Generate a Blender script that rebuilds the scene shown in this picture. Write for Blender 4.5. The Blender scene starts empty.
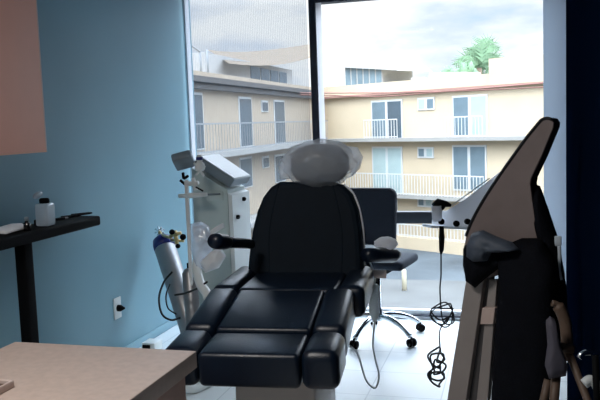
import bpy, bmesh, math, random
from mathutils import Vector, Matrix, noise
random.seed(7)
V = Vector
scene = bpy.context.scene
col = scene.collection
R = math.radians

# ------------------------------------------------------------------ camera
F, H = 760.0, 1.5
YAW, PIT, ROLL = R(16), math.atan(76 / 760), .036
fw = V((-math.sin(YAW) * math.cos(PIT), math.cos(YAW) * math.cos(PIT), -math.sin(PIT)))
r0 = V((math.cos(YAW), math.sin(YAW), 0))
u0 = r0.cross(fw)
up = u0 * math.cos(ROLL) + r0 * math.sin(ROLL)
rt = r0 * math.cos(ROLL) - u0 * math.sin(ROLL)
C0 = V((0, 0, H))
cam = bpy.data.cameras.new('camera')
co = bpy.data.objects.new('camera', cam)
col.objects.link(co)
cam.sensor_width = 36
cam.lens = F / 600 * 36
cam.clip_start = .05
cam.clip_end = 500
co.matrix_world = Matrix(((rt.x, up.x, -fw.x, 0), (rt.y, up.y, -fw.y, 0), (rt.z, up.z, -fw.z, H), (0, 0, 0, 1)))
scene.camera = co


def ray(x, y):
    return fw + rt * ((x - 300) / F) + up * ((200 - y) / F)


def at(x, y, d):
    return C0 + ray(x, y) * d


def on(x, y, P, N):
    q = ray(x, y)
    N = V(N)
    return C0 + q * ((V(P) - C0).dot(N) / q.dot(N))


# ------------------------------------------------------------------ materials
def lin(c):
    return tuple((v / 12.92 if v <= .04045 else ((v + .055) / 1.055) ** 2.4) for v in (x / 255 for x in c))


def mat(name, rgb, rough=.5, metal=0, var=.06, vscale=8, bump=0, bscale=60, spec=.5, coat=0, trans=0, alpha=1, k=1):
    m = bpy.data.materials.new(name)
    m.use_nodes = True
    nt = m.node_tree
    b = nt.nodes['Principled BSDF']
    c = tuple(v * k for v in lin(rgb))
    tc = nt.nodes.new('ShaderNodeTexCoord')
    if var:
        n = nt.nodes.new('ShaderNodeTexNoise')
        n.inputs['Scale'].default_value = vscale
        n.inputs['Detail'].default_value = 4
        nt.links.new(tc.outputs['Object'], n.inputs['Vector'])
        r = nt.nodes.new('ShaderNodeValToRGB')
        r.color_ramp.elements[0].position = .3
        r.color_ramp.elements[1].position = .7
        r.color_ramp.elements[0].color = tuple(v * (1 - var) for v in c) + (1,)
        r.color_ramp.elements[1].color = tuple(min(1, v * (1 + var)) for v in c) + (1,)
        nt.links.new(n.outputs['Fac'], r.inputs['Fac'])
        nt.links.new(r.outputs['Color'], b.inputs['Base Color'])
    else:
        b.inputs['Base Color'].default_value = c + (1,)
    b.inputs['Roughness'].default_value = rough
    b.inputs['Metallic'].default_value = metal
    b.inputs['Specular IOR Level'].default_value = spec
    b.inputs['Coat Weight'].default_value = coat
    b.inputs['Transmission Weight'].default_value = trans
    b.inputs['Alpha'].default_value = alpha
    if bump:
        n2 = nt.nodes.new('ShaderNodeTexNoise')
        n2.inputs['Scale'].default_value = bscale
        n2.inputs['Detail'].default_value = 5
        nt.links.new(tc.outputs['Object'], n2.inputs['Vector'])
        bp = nt.nodes.new('ShaderNodeBump')
        bp.inputs['Strength'].default_value = bump
        bp.inputs['Distance'].default_value = .01
        nt.links.new(n2.outputs['Fac'], bp.inputs['Height'])
        nt.links.new(bp.outputs['Normal'], b.inputs['Normal'])
    return m


def see_through(name, rgb, transp, gloss=.08, grough=.05, tint=(1, 1, 1), transluc=0, lines=0):
    """thin sheet: part transparent, part diffuse / translucent, a little gloss"""
    m = bpy.data.materials.new(name)
    m.use_nodes = True
    nt = m.node_tree
    nt.nodes.remove(nt.nodes['Principled BSDF'])
    out = nt.nodes['Material Output']
    tr = nt.nodes.new('ShaderNodeBsdfTransparent')
    tr.inputs['Color'].default_value = tuple(tint) + (1,)
    df = nt.nodes.new('ShaderNodeBsdfDiffuse')
    df.inputs['Color'].default_value = lin(rgb) + (1,)
    body = df.outputs[0]
    if transluc:
        tl = nt.nodes.new('ShaderNodeBsdfTranslucent')
        tl.inputs['Color'].default_value = lin(rgb) + (1,)
        mx0 = nt.nodes.new('ShaderNodeMixShader')
        mx0.inputs[0].default_value = transluc
        nt.links.new(df.outputs[0], mx0.inputs[1])
        nt.links.new(tl.outputs[0], mx0.inputs[2])
        body = mx0.outputs[0]
    gl = nt.nodes.new('ShaderNodeBsdfGlossy')
    gl.inputs['Roughness'].default_value = grough
    gl.inputs['Color'].default_value = (1, 1, 1, 1)
    m1 = nt.nodes.new('ShaderNodeMixShader')
    m1.inputs[0].default_value = transp
    nt.links.new(body, m1.inputs[1])
    nt.links.new(tr.outputs[0], m1.inputs[2])
    if lines:
        tc = nt.nodes.new('ShaderNodeTexCoord')
        w = nt.nodes.new('ShaderNodeTexWave')
        w.inputs['Scale'].default_value = lines
        w.inputs['Distortion'].default_value = .6
        w.inputs['Detail'].default_value = 1
        nt.links.new(tc.outputs['Object'], w.inputs['Vector'])
        mr = nt.nodes.new('ShaderNodeMapRange')
        mr.inputs['To Min'].default_value = transp - .05
        mr.inputs['To Max'].default_value = transp + .05
        nt.links.new(w.outputs['Fac'], mr.inputs['Value'])
        nt.links.new(mr.outputs[0], m1.inputs[0])
    m2 = nt.nodes.new('ShaderNodeMixShader')
    m2.inputs[0].default_value = gloss
    nt.links.new(m1.outputs[0], m2.inputs[1])
    nt.links.new(gl.outputs[0], m2.inputs[2])
    nt.links.new(m2.outputs[0], out.inputs['Surface'])
    return m


M = {}
M['wall_blue'] = mat('wall_blue', (122, 161, 174), .45, var=.03, vscale=2, bump=.04, bscale=120, spec=.35)
M['navy'] = mat('navy_paint', (4, 14, 32), 1, var=.04, vscale=3, spec=0)
M['white_wall'] = mat('white_wall', (200, 203, 205), .7, var=.02)
M['ceiling'] = mat('ceiling_paint', (130, 145, 160), .8, var=.02)
M['base_white'] = mat('baseboard_white', (222, 228, 226), .5, var=.02)
M['alu_grey'] = mat('grey_window_frame', (196, 208, 220), .6, metal=0, var=.03, vscale=4)
M['alu_white'] = mat('white_window_frame', (232, 236, 240), .4, var=.02)
M['dark_frame'] = mat('dark_window_frame', (30, 38, 56), .5, var=.04)
M['transom'] = mat('slate_rail', (50, 60, 72), .5, var=.04)
M['leather'] = mat('black_leatherette', (12, 24, 40), .32, var=.15, vscale=12, bump=.12, bscale=190, spec=.42)
M['black'] = mat('black_plastic', (5, 6, 9), .75, var=.1, spec=.12)
M['black_rubber'] = mat('black_rubber', (10, 11, 14), .7, var=.1)
M['office_fabric'] = mat('office_fabric', (30, 40, 55), .85, var=.1, vscale=60, bump=.2, bscale=300)
M['chrome'] = mat('chrome', (205, 210, 214), .18, metal=1, var=.03)
M['steel'] = mat('brushed_steel', (158, 158, 160), .4, metal=.7, var=.06, vscale=14)
M['blue_cap'] = mat('royal_blue_plastic', (22, 34, 110), .35, var=.06)
M['white_plastic'] = mat('white_plastic', (226, 233, 232), .4, var=.02)
M['green_white'] = mat('pale_green_white_plastic', (192, 208, 206), .45, var=.03)
M['screen_grey'] = mat('grey_blue_screen', (166, 180, 190), .25, var=.03, vscale=3)
M['screen_edge'] = mat('grey_screen_edge', (120, 134, 142), .45, var=.03)
M['pedestal'] = mat('pedestal_white', (228, 220, 214), .5, var=.03)
M['laminate'] = mat('taupe_laminate', (194, 175, 164), .5, var=.07, vscale=42, bump=.03)
M['laminate_side'] = mat('rosy_laminate', (204, 174, 160), .5, var=.05, vscale=20)
M['salmon'] = mat('salmon_laminate', (226, 164, 142), .5, var=.03, vscale=5)
M['edge_light'] = mat('pale_edge_band', (200, 180, 172), .5, var=.03)
M['taupe'] = mat('taupe_leatherette', (122, 110, 108), .6, var=.06, vscale=14, bump=.05, bscale=150)
M['taupe_board'] = mat('taupe_board', (150, 143, 140), .6, var=.06, vscale=10)
M['dark_side'] = mat('dark_piping', (16, 19, 28), .55, var=.1)
M['gap_shade'] = mat('dark_gap_shade', (74, 72, 74), .6, var=.06)
M['jacket'] = mat('black_cloth', (9, 12, 20), .85, var=.12, vscale=20, bump=.3, bscale=160, spec=.15)
M['jacket_lit'] = mat('lit_fold_slate', (70, 80, 94), .6, var=.1, vscale=14, bump=.25, bscale=90)  # slate grey paints the light caught on the hood fold
M['wood'] = mat('tan_wood', (96, 78, 66), .55, var=.14, vscale=22)
M['mauve'] = mat('mauve_grey_pad', (78, 76, 88), .7, var=.05)
M['paper'] = mat('white_paper', (228, 232, 236), .7, var=.03)
M['dark_glass'] = mat('dark_vial', (14, 12, 14), .15, var=.1)
M['label_white'] = mat('label_white', (205, 205, 205), .5, var=.02)
M['cream_tag'] = mat('pinkish_tag', (226, 214, 214), .5, var=.03)
M['gold'] = mat('brass', (190, 170, 120), .3, metal=.9, var=.05)
M['glass'] = see_through('window_glass', (255, 255, 255), 1, gloss=.001, grough=.0, tint=(.97, .985, .98))
M['clear'] = see_through('clear_plastic', (220, 230, 238), .55, gloss=.16, grough=.1, transluc=.4)
M['bag'] = see_through('crumpled_plastic_bag', (226, 232, 242), .45, gloss=.14, grough=.2, transluc=.5)
M['headbag'] = see_through('plastic_headrest_cover', (236, 240, 246), .56, gloss=.02, grough=.35, transluc=.6)
M['handset'] = see_through('pale_grey_handset', (222, 226, 226), 0, gloss=.02, grough=.3, transluc=.5)
M['pole_white'] = mat('white_enamel', (226, 230, 230), .4, var=.03)
M['towel'] = see_through('white_towel', (248, 248, 250), 0, gloss=0, transluc=.6)
M['head_grey'] = mat('grey_headrest', (110, 120, 130), .7, var=.05)
M['sheer_white'] = see_through('sheer_white_strip', (240, 242, 246), .12, gloss=.02, grough=.3, transluc=.6)
M['sheer_grey'] = see_through('sheer_grey_strip', (180, 196, 212), 0, gloss=.0, grough=.3, transluc=.22)
M['shade'] = see_through('sunscreen_fabric', (120, 124, 130), .62, gloss=0.0, tint=(.95, .97, 1), transluc=.25, lines=22)
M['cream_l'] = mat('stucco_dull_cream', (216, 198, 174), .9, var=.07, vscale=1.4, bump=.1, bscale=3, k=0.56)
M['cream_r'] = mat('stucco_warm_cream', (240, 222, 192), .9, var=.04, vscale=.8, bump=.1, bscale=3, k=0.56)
M['slab'] = mat('balcony_concrete', (196, 196, 192), .9, var=.06, vscale=1.5, k=0.5)
M['eave'] = mat('eave_grey', (112, 108, 106), .8, var=.06, k=0.5)
M['eave_r'] = mat('eave_rosy', (206, 160, 146), .8, var=.06, k=0.5)
M['win_dark'] = mat('dark_pane', (96, 112, 124), .25, var=.12, vscale=1.2, k=0.6)
M['win_blue'] = mat('blue_grey_pane', (128, 150, 162), .3, var=.18, vscale=1, k=0.6)
M['win_pale'] = mat('pale_curtain_pane', (196, 220, 222), .5, var=.1, vscale=1, k=0.6)
M['win_frame'] = mat('white_frame', (236, 240, 240), .6, var=.02, k=0.62)
M['rail_white'] = mat('white_railing', (236, 238, 236), .6, var=.02, k=0.62)
M['rail_grey'] = mat('grey_railing', (172, 178, 182), .6, var=.04, k=0.55)
M['white_ext'] = mat('white_stucco', (226, 226, 224), .9, var=.04, k=0.46)
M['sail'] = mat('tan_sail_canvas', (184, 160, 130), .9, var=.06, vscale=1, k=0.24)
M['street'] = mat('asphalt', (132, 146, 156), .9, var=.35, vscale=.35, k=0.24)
M['palm'] = mat('palm_green', (128, 166, 128), .7, var=.2, vscale=2, k=0.6)
M['palm_trunk'] = mat('palm_trunk', (150, 130, 110), .9, var=.2, k=0.6)
M['cable_dark'] = mat('overhead_wire', (170, 120, 110), .8, var=.05, k=0.5)
M['grey_box'] = mat('handset_grey', (206, 212, 214), .45, var=.03)
M['amber'] = mat('pale_bollard', (236, 228, 200), .7, var=.03, k=0.6)

# tiled floor
m = bpy.data.materials.new('white_floor_tile')
m.use_nodes = True
nt = m.node_tree
b = nt.nodes['Principled BSDF']
tc = nt.nodes.new('ShaderNodeTexCoord')
br = nt.nodes.new('ShaderNodeTexBrick')
br.offset = 0
br.inputs['Scale'].default_value = 1
br.inputs['Brick Width'].default_value = .4
br.inputs['Row Height'].default_value = .4
br.inputs['Mortar Size'].default_value = .004
br.inputs['Color1'].default_value = lin((226, 232, 234)) + (1,)
br.inputs['Color2'].default_value = lin((220, 227, 230)) + (1,)
br.inputs['Mortar'].default_value = lin((196, 204, 208)) + (1,)
nt.links.new(tc.outputs['Object'], br.inputs['Vector'])
nt.links.new(br.outputs['Color'], b.inputs['Base Color'])
b.inputs['Roughness'].default_value = .28
M['floor'] = m


# ------------------------------------------------------------------ mesh builder (world coordinates)
class MB:
    def __init__(s, xf=None):
        s.bm = bmesh.new()
        s.xf = xf

    def _put(s, vs, fs, smooth):
        bv = [s.bm.verts.new(s.xf(V(v)) if s.xf else V(v)) for v in vs]
        for f in fs:
            try:
                fc = s.bm.faces.new([bv[i] for i in f])
                fc.smooth = smooth
            except ValueError:
                pass
        return s

    def box(s, x0, x1, y0, y1, z0, z1, bev=0, seg=3, rot=None, about=None, warp=None):
        t = bmesh.new()
        bmesh.ops.create_cube(t, size=1)
        for v in t.verts:
            v.co = V(((x0 + x1) / 2 + v.co.x * (x1 - x0), (y0 + y1) / 2 + v.co.y * (y1 - y0), (z0 + z1) / 2 + v.co.z * (z1 - z0)))
        if bev:
            bmesh.ops.bevel(t, geom=t.edges[:], offset=bev, segments=seg, profile=.5, affect='EDGES')
        s._merge(t, bev > 0 and seg > 1, rot, about, warp)
        return s

    def _merge(s, t, smooth, rot=None, about=None, warp=None):
        t.verts.index_update()
        vs = []
        for v in t.verts:
            c = v.co.copy()
            if warp:
                c = warp(c)
            if rot is not None:
                a = V(about) if about is not None else V((0, 0, 0))
                c = rot @ (c - a) + a
            vs.append(c)
        s._put(vs, [[v.index for v in f.verts] for f in t.faces], smooth)
        t.free()

    def tube(s, pts, r, n=10, caps=True):
        """sweep a circle along a polyline; r is a number or one per point"""
        pts = [V(p) for p in pts]
        rs = r if isinstance(r, (list, tuple)) else [r] * len(pts)
        d0 = (pts[1] - pts[0]).normalized()
        a = V((0, 0, 1)) if abs(d0.z) < .9 else V((1, 0, 0))
        nrm = (a - d0 * a.dot(d0)).normalized()
        vs, fs = [], []
        for i, p in enumerate(pts):
            d = (pts[min(i + 1, len(pts) - 1)] - pts[max(i - 1, 0)])
            if d.length < 1e-9:
                d = d0
            d = d.normalized()
            nrm = nrm - d * nrm.dot(d)
            nrm = nrm.normalized() if nrm.length > 1e-6 else V((1, 0, 0))
            bn = d.cross(nrm)
            for k in range(n):
                q = 2 * math.pi * k / n
                vs.append(p + (nrm * math.cos(q) + bn * math.sin(q)) * rs[i])
        for i in range(len(pts) - 1):
            for k in range(n):
                k2 = (k + 1) % n
                fs.append((i * n + k, i * n + k2, (i + 1) * n + k2, (i + 1) * n + k))
        if caps:
            fs.append(tuple(range(n - 1, -1, -1)))
            fs.append(tuple((len(pts) - 1) * n + k for k in range(n)))
        return s._put(vs, fs, n > 5)

    def lathe(s, p, prof, n=20, axis=(0, 0, 1)):
        """profile [(radius, height)...] turned about axis through p"""
        ax = V(axis).normalized()
        a = V((1, 0, 0)) if abs(ax.x) < .9 else V((0, 1, 0))
        e1 = (a - ax * a.dot(ax)).normalized()
        e2 = ax.cross(e1)
        vs, fs = [], []
        for (r, h) in prof:
            for k in range(n):
                q = 2 * math.pi * k / n
                vs.append(V(p) + ax * h + (e1 * math.cos(q) + e2 * math.sin(q)) * max(r, 1e-4))
        for i in range(len(prof) - 1):
            for k in range(n):
                k2 = (k + 1) % n
                fs.append((i * n + k, i * n + k2, (i + 1) * n + k2, (i + 1) * n + k))
        fs.append(tuple(range(n - 1, -1, -1)))
        fs.append(tuple((len(prof) - 1) * n + k for k in range(n)))
        return s._put(vs, fs, True)

    def prism(s, pts, ext, bev=0):
        """polygon of 3-D points extruded by vector ext"""
        t = bmesh.new()
        a = [t.verts.new(V(p)) for p in pts]
        c = [t.verts.new(V(p) + V(ext)) for p in pts]
        n = len(a)
        t.faces.new(a)
        t.faces.new(c[::-1])
        for i in range(n):
            j = (i + 1) % n
            t.faces.new((a[j], a[i], c[i], c[j]))
        bmesh.ops.recalc_face_normals(t, faces=t.faces[:])
        if bev:
            rim = [e for e in t.edges if all(len(f.verts) == 4 or True for f in e.link_faces) and any(len(f.verts) == n for f in e.link_faces)]
            bmesh.ops.bevel(t, geom=rim, offset=bev, segments=3, profile=.5, affect='EDGES')
        s._merge(t, False)
        return s

    def blob(s, c, rad, n=24, mrings=14, amp=0, freq=6, seed=0, power=1, axes=None, fold=0):
        """noisy ellipsoid; power<1 makes it boxier"""
        vs, fs = [], []
        sg = lambda q, w: math.copysign(abs(q) ** w, q)
        ex = axes or (V((1, 0, 0)), V((0, 1, 0)), V((0, 0, 1)))
        for i in range(mrings + 1):
            th = math.pi * i / mrings
            for k in range(n):
                ph = 2 * math.pi * k / n
                d = V((sg(math.sin(th), power) * sg(math.cos(ph), power), sg(math.sin(th), power) * sg(math.sin(ph), power), sg(math.cos(th), power)))
                f = 1 + amp * noise.noise(d * freq * .5 + V((seed, seed * .7, 1.3)))
                if fold:
                    f += fold * abs(noise.noise(V((ph * 2.2 + seed, th * .7, seed)))) * math.sin(th)
                d = d * f
                vs.append(V(c) + ex[0] * d.x * rad[0] + ex[1] * d.y * rad[1] + ex[2] * d.z * rad[2])
        for i in range(mrings):
            for k in range(n):
                k2 = (k + 1) % n
                fs.append((i * n + k, (i + 1) * n + k, (i + 1) * n + k2, i * n + k2))
        return s._put(vs, fs, True)

    def puff(s, pts, nrm, thick, rings=8, amp=.2, freq=9, seed=0, back=.4):
        """closed cushion-like cloth shape from an outline: bulges along nrm, wrinkled"""
        pts = [V(p) for p in pts]
        # refine the outline
        fine = []
        for i, p in enumerate(pts):
            q = pts[(i + 1) % len(pts)]
            for k in range(4):
                fine.append(p.lerp(q, k / 4))
        c = sum(fine, V()) / len(fine)
        nrm = V(nrm).normalized()
        n = len(fine)
        vs, fs = [], []
        lev = []
        for k in range(rings):
            lev.append((1 - k / rings, 1))
        for sgn in (1, -1):
            base = len(vs)
            for k in range(rings):
                sc = 1 - k / rings
                hgt = math.sqrt(max(0, 1 - sc ** 2.6)) * thick * (1 if sgn > 0 else -back)
                for p in fine:
                    q = c.lerp(p, sc)
                    w = noise.noise(q * freq + V((seed, 0, 0))) + .6 * noise.noise(q * freq * 2.3 + V((0, seed, 0)))
                    vs.append(q + nrm * (hgt + amp * thick * w * (1 - sc * .75)))
            vs.append(c + nrm * (thick if sgn > 0 else -back * thick))
            for k in range(rings - 1):
                for j in range(n):
                    j2 = (j + 1) % n
                    fs.append((base + k * n + j, base + k * n + j2, base + (k + 1) * n + j2, base + (k + 1) * n + j))
            for j in range(n):
                fs.append((base + (rings - 1) * n + j, base + (rings - 1) * n + (j + 1) % n, base + rings * n))
        s._put(vs, fs, True)
        bmesh.ops.remove_doubles(s.bm, verts=s.bm.verts[:], dist=1e-5)
        return s

    def quad(s, a, b_, c, d):
        return s._put([a, b_, c, d], [(0, 1, 2, 3)], False)

    def build(s, name, material, parent=None, label=None, origin=None):
        bmesh.ops.recalc_face_normals(s.bm, faces=s.bm.faces[:])
        lo = V([min(v.co[i] for v in s.bm.verts) for i in range(3)])
        hi = V([max(v.co[i] for v in s.bm.verts) for i in range(3)])
        o_ = V(origin) if origin is not None else V(((lo.x + hi.x) / 2, (lo.y + hi.y) / 2, lo.z))
        bmesh.ops.translate(s.bm, verts=s.bm.verts[:], vec=-o_)
        me = bpy.data.meshes.new(name)
        s.bm.to_mesh(me)
        s.bm.free()
        o = bpy.data.objects.new(name, me)
        me.materials.append(material)
        col.objects.link(o)
        if parent is not None:
            o.parent = parent
            o.location = o_ - WP[parent.name]
        else:
            o.location = o_
        WP[o.name] = o_
        if label:
            o['label'] = label
        return o


WP = {}


def thing(name, loc, label, cat, group=None):
    o = bpy.data.objects.new(name, None)
    o.empty_display_size = .05
    col.objects.link(o)
    o.location = V(loc)
    WP[o.name] = V(loc)
    return tag(o, label, cat, group)


def tag(o, label, cat, group=None):
    o['label'] = label
    o['category'] = cat
    if group:
        o['group'] = group
    return o


def struct(o, label=None):
    o['kind'] = 'structure'
    if label:
        o['label'] = label
    return o


def sm(pts, n=6):
    """Catmull-Rom smoothing of a polyline"""
    P = [V(p) for p in pts]
    P = [P[0] * 2 - P[1]] + P + [P[-1] * 2 - P[-2]]
    out = []
    for i in range(1, len(P) - 2):
        a, b_, c, d = P[i - 1:i + 3]
        for k in range(n):
            t = k / n
            out.append(.5 * ((2 * b_) + (c - a) * t + (2 * a - 5 * b_ + 4 * c - d) * t * t + (3 * b_ - a - 3 * c + d) * t ** 3))
    out.append(P[-2])
    return out


# ------------------------------------------------------------------ room shell
XL, XR, YW, YB, ZC = -2.53, .335, 5.7, -1.6, 2.72
struct(MB().box(XL - .1, XR + .1, YB - .1, YW + .12, -.1, 0).build('floor', M['floor'], origin=(0, 0, 0)))
struct(MB().box(XL - .1, XR + .1, YB - .1, YW + .12, ZC, ZC + .1).build('ceiling', M['ceiling']))
struct(MB().box(XL - .1, XL, YB - .1, YW + .1, 0, ZC).build('wall_left', M['wall_blue']))
struct(MB().box(XR, XR + .1, YB - .1, YW + .1, 0, ZC).box(.225, XR, YB, 3.73, 0, ZC).build('wall_right', M['navy']))
struct(MB().box(XL, XR, YB - .1, YB, 0, ZC).build('wall_back', M['white_wall']))
struct(MB().box(XL, XL + .012, YB, YW - .06, 0, .06, .004, 2).build('baseboard_left', M['wall_blue']))

# window: floor to ceiling, two bays
win = bpy.data.objects.new('window_1', None)
col.objects.link(win)
win.location = (-1.1, YW, 0)
WP['window_1'] = V((-1.1, YW, 0))
struct(win)
MB().box(XL, XL + .012, YW - .03, YW + .05, .06, 2.62, .003, 1).build('jamb', M['alu_white'], win, 'white left jamb')
MB().box(-1.5, -1.445, YW - .06, YW + .06, .06, 2.5, .006, 2).build('mullion', M['dark_frame'], win, 'dark post between the two panes')
MB().quad((-1.444, YW - .05, .06), (-1.40, YW - .05, .06), (-1.40, YW - .05, 2.4), (-1.444, YW - .05, 2.4)).build('mullion_trim', M['sheer_white'], win, 'white strip beside the dark post')
MB().quad((.185, YW - .06, 0), (XR, YW - .06, 0), (XR, YW - .06, ZC), (.185, YW - .06, ZC)).build('jamb', M['sheer_grey'], win, 'wide grey right jamb')
MB().box(-1.5, XR, YW - .05, YW + .06, 2.40, ZC, .006, 1).box(XL, -1.501, YW - .02, YW + .06, 2.62, ZC, .006, 1).build('header', M['dark_frame'], win, 'dark header')
MB().box(-1.394, .184, YW - .035, YW + .035, .725, .815, .006, 2).build('transom', M['transom'], win, 'slate grey cross rail')
sill = MB()
sill.box(XL, .185, YW - .05, YW + .06, 0, .026, .004, 1).box(XL, .185, YW - .02, YW + .03, .03, .062, .004, 1)
sill.build('bottom_track', M['alu_white'], win, 'white bottom track')
MB().box(XL, .185, YW - .058, YW - .045, .022, .032).build('track_seal', M['dark_frame'], win)
MB().box(XL + .03, -1.5, YW, YW + .006, .06, 2.62).build('pane', M['glass'], win)
MB().box(-1.395, .185, YW, YW + .006, .815, 2.4).build('pane', M['glass'], win)
MB().box(-1.395, .185, YW, YW + .006, .06, .725).build('pane', M['glass'], win)

# sunscreen roller shade over the left pane
rs = thing('roller_shade', (-2.02, 5.6, 2.6), 'see-through grey sunscreen roller shade pulled down over the left window pane', 'blind')
MB().quad((XL + .015, 5.61, .1), (-1.505, 5.61, .1), (-1.505, 5.61, 2.62), (XL + .015, 5.61, 2.62)).build('fabric', M['shade'], rs)
MB().box(XL + .015, -1.505, 5.6, 5.62, .075, .1, .004, 2).build('bottom_bar', M['alu_grey'], rs)
MB().tube([(XL + .02, 5.6, 2.65), (-1.5, 5.6, 2.65)], .035, 16).build('roller', M['alu_grey'], rs)

# added fill panel to brighten the room, unseen (above and behind the view)
cl = thing('fill_light_panel', (-1.3, 1.0, ZC), 'flat white fill light panel added above the desk, out of view', 'fill light')
MB().box(-1.6, -1.0, .7, 1.3, ZC - .03, ZC - .001, .006, 2).build('frame', M['base_white'], cl)

# wall outlet with a black plug
ol = on(117, 308, (XL, 0, 0), (1, 0, 0))
t = thing('wall_outlet', (XL, ol.y, ol.z - .06), 'white wall outlet with a black plug on the blue wall', 'outlet')
MB().box(XL, XL + .007, ol.y - .045, ol.y + .045, ol.z - .07, ol.z + .07, .003, 2).build('cover_plate', M['base_white'], t)
MB().lathe((XL + .007, ol.y, ol.z), [(.022, 0), (.022, .02), (.014, .035), (.006, .05)], 14, (1, 0, 0)).build('plug', M['black'], t, 'black plug')

# salmon wall cabinet over the desk
cb = thing('wall_cabinet', (XL, 2.4, 1.41), 'salmon wall cabinet at the upper left above the black tray', 'cabinet')
MB().box(XL + .002, -2.222, 1.75, 3.235, 1.41, 2.55, .003, 1).build('carcass', M['salmon'], cb)
for y0, y1 in ((1.752, 2.49), (2.495, 3.233)):
    d = MB().box(-2.221, -2.203, y0, y1, 1.408, 2.55, .003, 2).build('door', M['salmon'], cb)
    MB().box(-2.222, -2.2025, y1 - .0005, y1 + .006, 1.408, 2.55, .001, 1).build('edge_band', M['edge_light'], d, 'pale door edge')

# ------------------------------------------------------------------ desk
DZ = .79
dk = thing('desk', (-1.33, 1.4, 0), 'taupe laminate desk in the lower left foreground', 'desk')
top = [on(195, 352, (0, 0, DZ), (0, 0, 1)), on(20, 340, (0, 0, DZ), (0, 0, 1))]
ex, fy = top[0].x, 2.185
MB().box(-1.665, ex, .55, fy, DZ - .055, DZ, .003, 2).build('desktop', M['laminate'], dk)
ped = MB().box(-1.62, ex - .035, .6, fy - .03, .06, DZ - .056, .003, 1).build('pedestal', M['laminate_side'], dk, 'rosy brown pedestal')
for y0, y1 in ((1.42, 2.13), (.65, 1.38)):
    for k in range(3):
        z0 = .09 + k * .215
        dr = MB().box(ex - .0345, ex - .018, y0, y1, z0, z0 + .205, .003, 2).build('drawer', M['laminate_side'], dk)
        MB().tube([(ex - .018, (y0 + y1) / 2 - .06, z0 + .15), (ex, (y0 + y1) / 2 - .06, z0 + .15), (ex, (y0 + y1) / 2 + .06, z0 + .15), (ex - .018, (y0 + y1) / 2 + .06, z0 + .15)], .005, 8).build('handle', M['steel'], dr)
MB().box(-1.6, ex - .06, .63, fy - .06, 0, .0595).build('plinth', M['black'], dk, 'black plinth')

nb = thing('tray', (-1.6, 1.7, DZ), 'tan tray with a pale rim at the lower left corner of the desk', 'tray')
pA = on(10.5, 388, (0, 0, DZ), (0, 0, 1))
MB().box(-1.655, pA.x, pA.y - .3, pA.y, DZ + .0005, DZ + .012, .003, 2).build('tray_base', M['wood'], nb)
MB().box(pA.x, pA.x + .008, pA.y - .3, pA.y + .008, DZ + .0005, DZ + .022, .003, 2).box(-1.655, pA.x, pA.y, pA.y + .008, DZ + .0005, DZ + .022, .003, 2).build('rim', M['edge_light'], nb, 'pale rim')

# ------------------------------------------------------------------ black tray stand by the wall
TX0, TX1, TY0, TY1, TZ = -2.50, -2.29, 2.62, 3.84, 1.02
ts = thing('tray_table', (-2.36, 3.18, 0), 'black narrow tray table on a single post against the blue wall', 'table')
MB().box(TX0, TX1, TY0, TY1, TZ - .055, TZ, .012, 3).build('tabletop', M['black'], ts)
MB().box(-2.39, -2.33, 3.18, 3.25, .03, TZ - .055, .008, 2).build('post', M['black'], ts)
MB().box(-2.5, -2.26, 2.9, 3.42, 0, .03, .008, 2).build('base', M['black'], ts)


def tray_pt(x, y):
    return on(x, y, (0, 0, TZ), (0, 0, 1))


TP = lambda x, X: on(x, 225, (X, 0, 0), (1, 0, 0)).y   # where along the tray
yb = TP(46, -2.36)
p = V((-2.36, yb, TZ))
bt = thing('pump_bottle', p, 'clear square bottle with black collar and flipped-up lid on the black tray', 'bottle')
MB().box(p.x - .038, p.x + .038, p.y - .038, p.y + .038, TZ + .0005, TZ + .118, .012, 3).build('body', M['clear'], bt)
MB().lathe((p.x, p.y, TZ + .1185), [(.024, 0), (.026, .004), (.026, .02), (.02, .026)], 18).build('collar', M['black'], bt, 'black collar')
MB().blob((p.x - .022, p.y - .022, TZ + .163), (.026, .03, .016), 16, 8, axes=(V((.8, 0, .6)), V((0, 1, 0)), V((-.6, 0, .8)))).build('lid', M['clear'], bt, 'clear flipped lid')
yb = TP(27, -2.34)
vi = thing('vial', (-2.34, yb, TZ), 'small dark vial with a grey cap left of the clear bottle', 'bottle')
MB().lathe((-2.34, yb, TZ + .0005), [(.017, 0), (.018, .003), (.018, .038), (.009, .046), (.009, .05)], 16).build('body', M['dark_glass'], vi)
MB().lathe((-2.34, yb, TZ + .051), [(.011, 0), (.011, .016), (.008, .019)], 14).build('cap', M['screen_edge'], vi, 'grey cap')
yb = TP(34, -2.42)
tag(MB().lathe((-2.42, yb + .03, TZ + .0005), [(.016, 0), (.017, .004), (.017, .026), (.012, .03)], 16).build('jar', M['black']), 'tiny black jar between the vial and the clear bottle', 'jar')
yb = TP(13, -2.4)
tag(MB().puff([(-2.47, yb - .12, TZ + .012), (-2.36, yb - .11, TZ + .004), (-2.35, yb + .06, TZ + .014), (-2.40, yb + .085, TZ + .022), (-2.47, yb + .06, TZ + .016)], (0, 0, 1), .02, 6, .35, 18, 3, back=.1).build('tissue', M['paper']), 'crumpled white tissue at the left end of the black tray', 'tissue')
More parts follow.
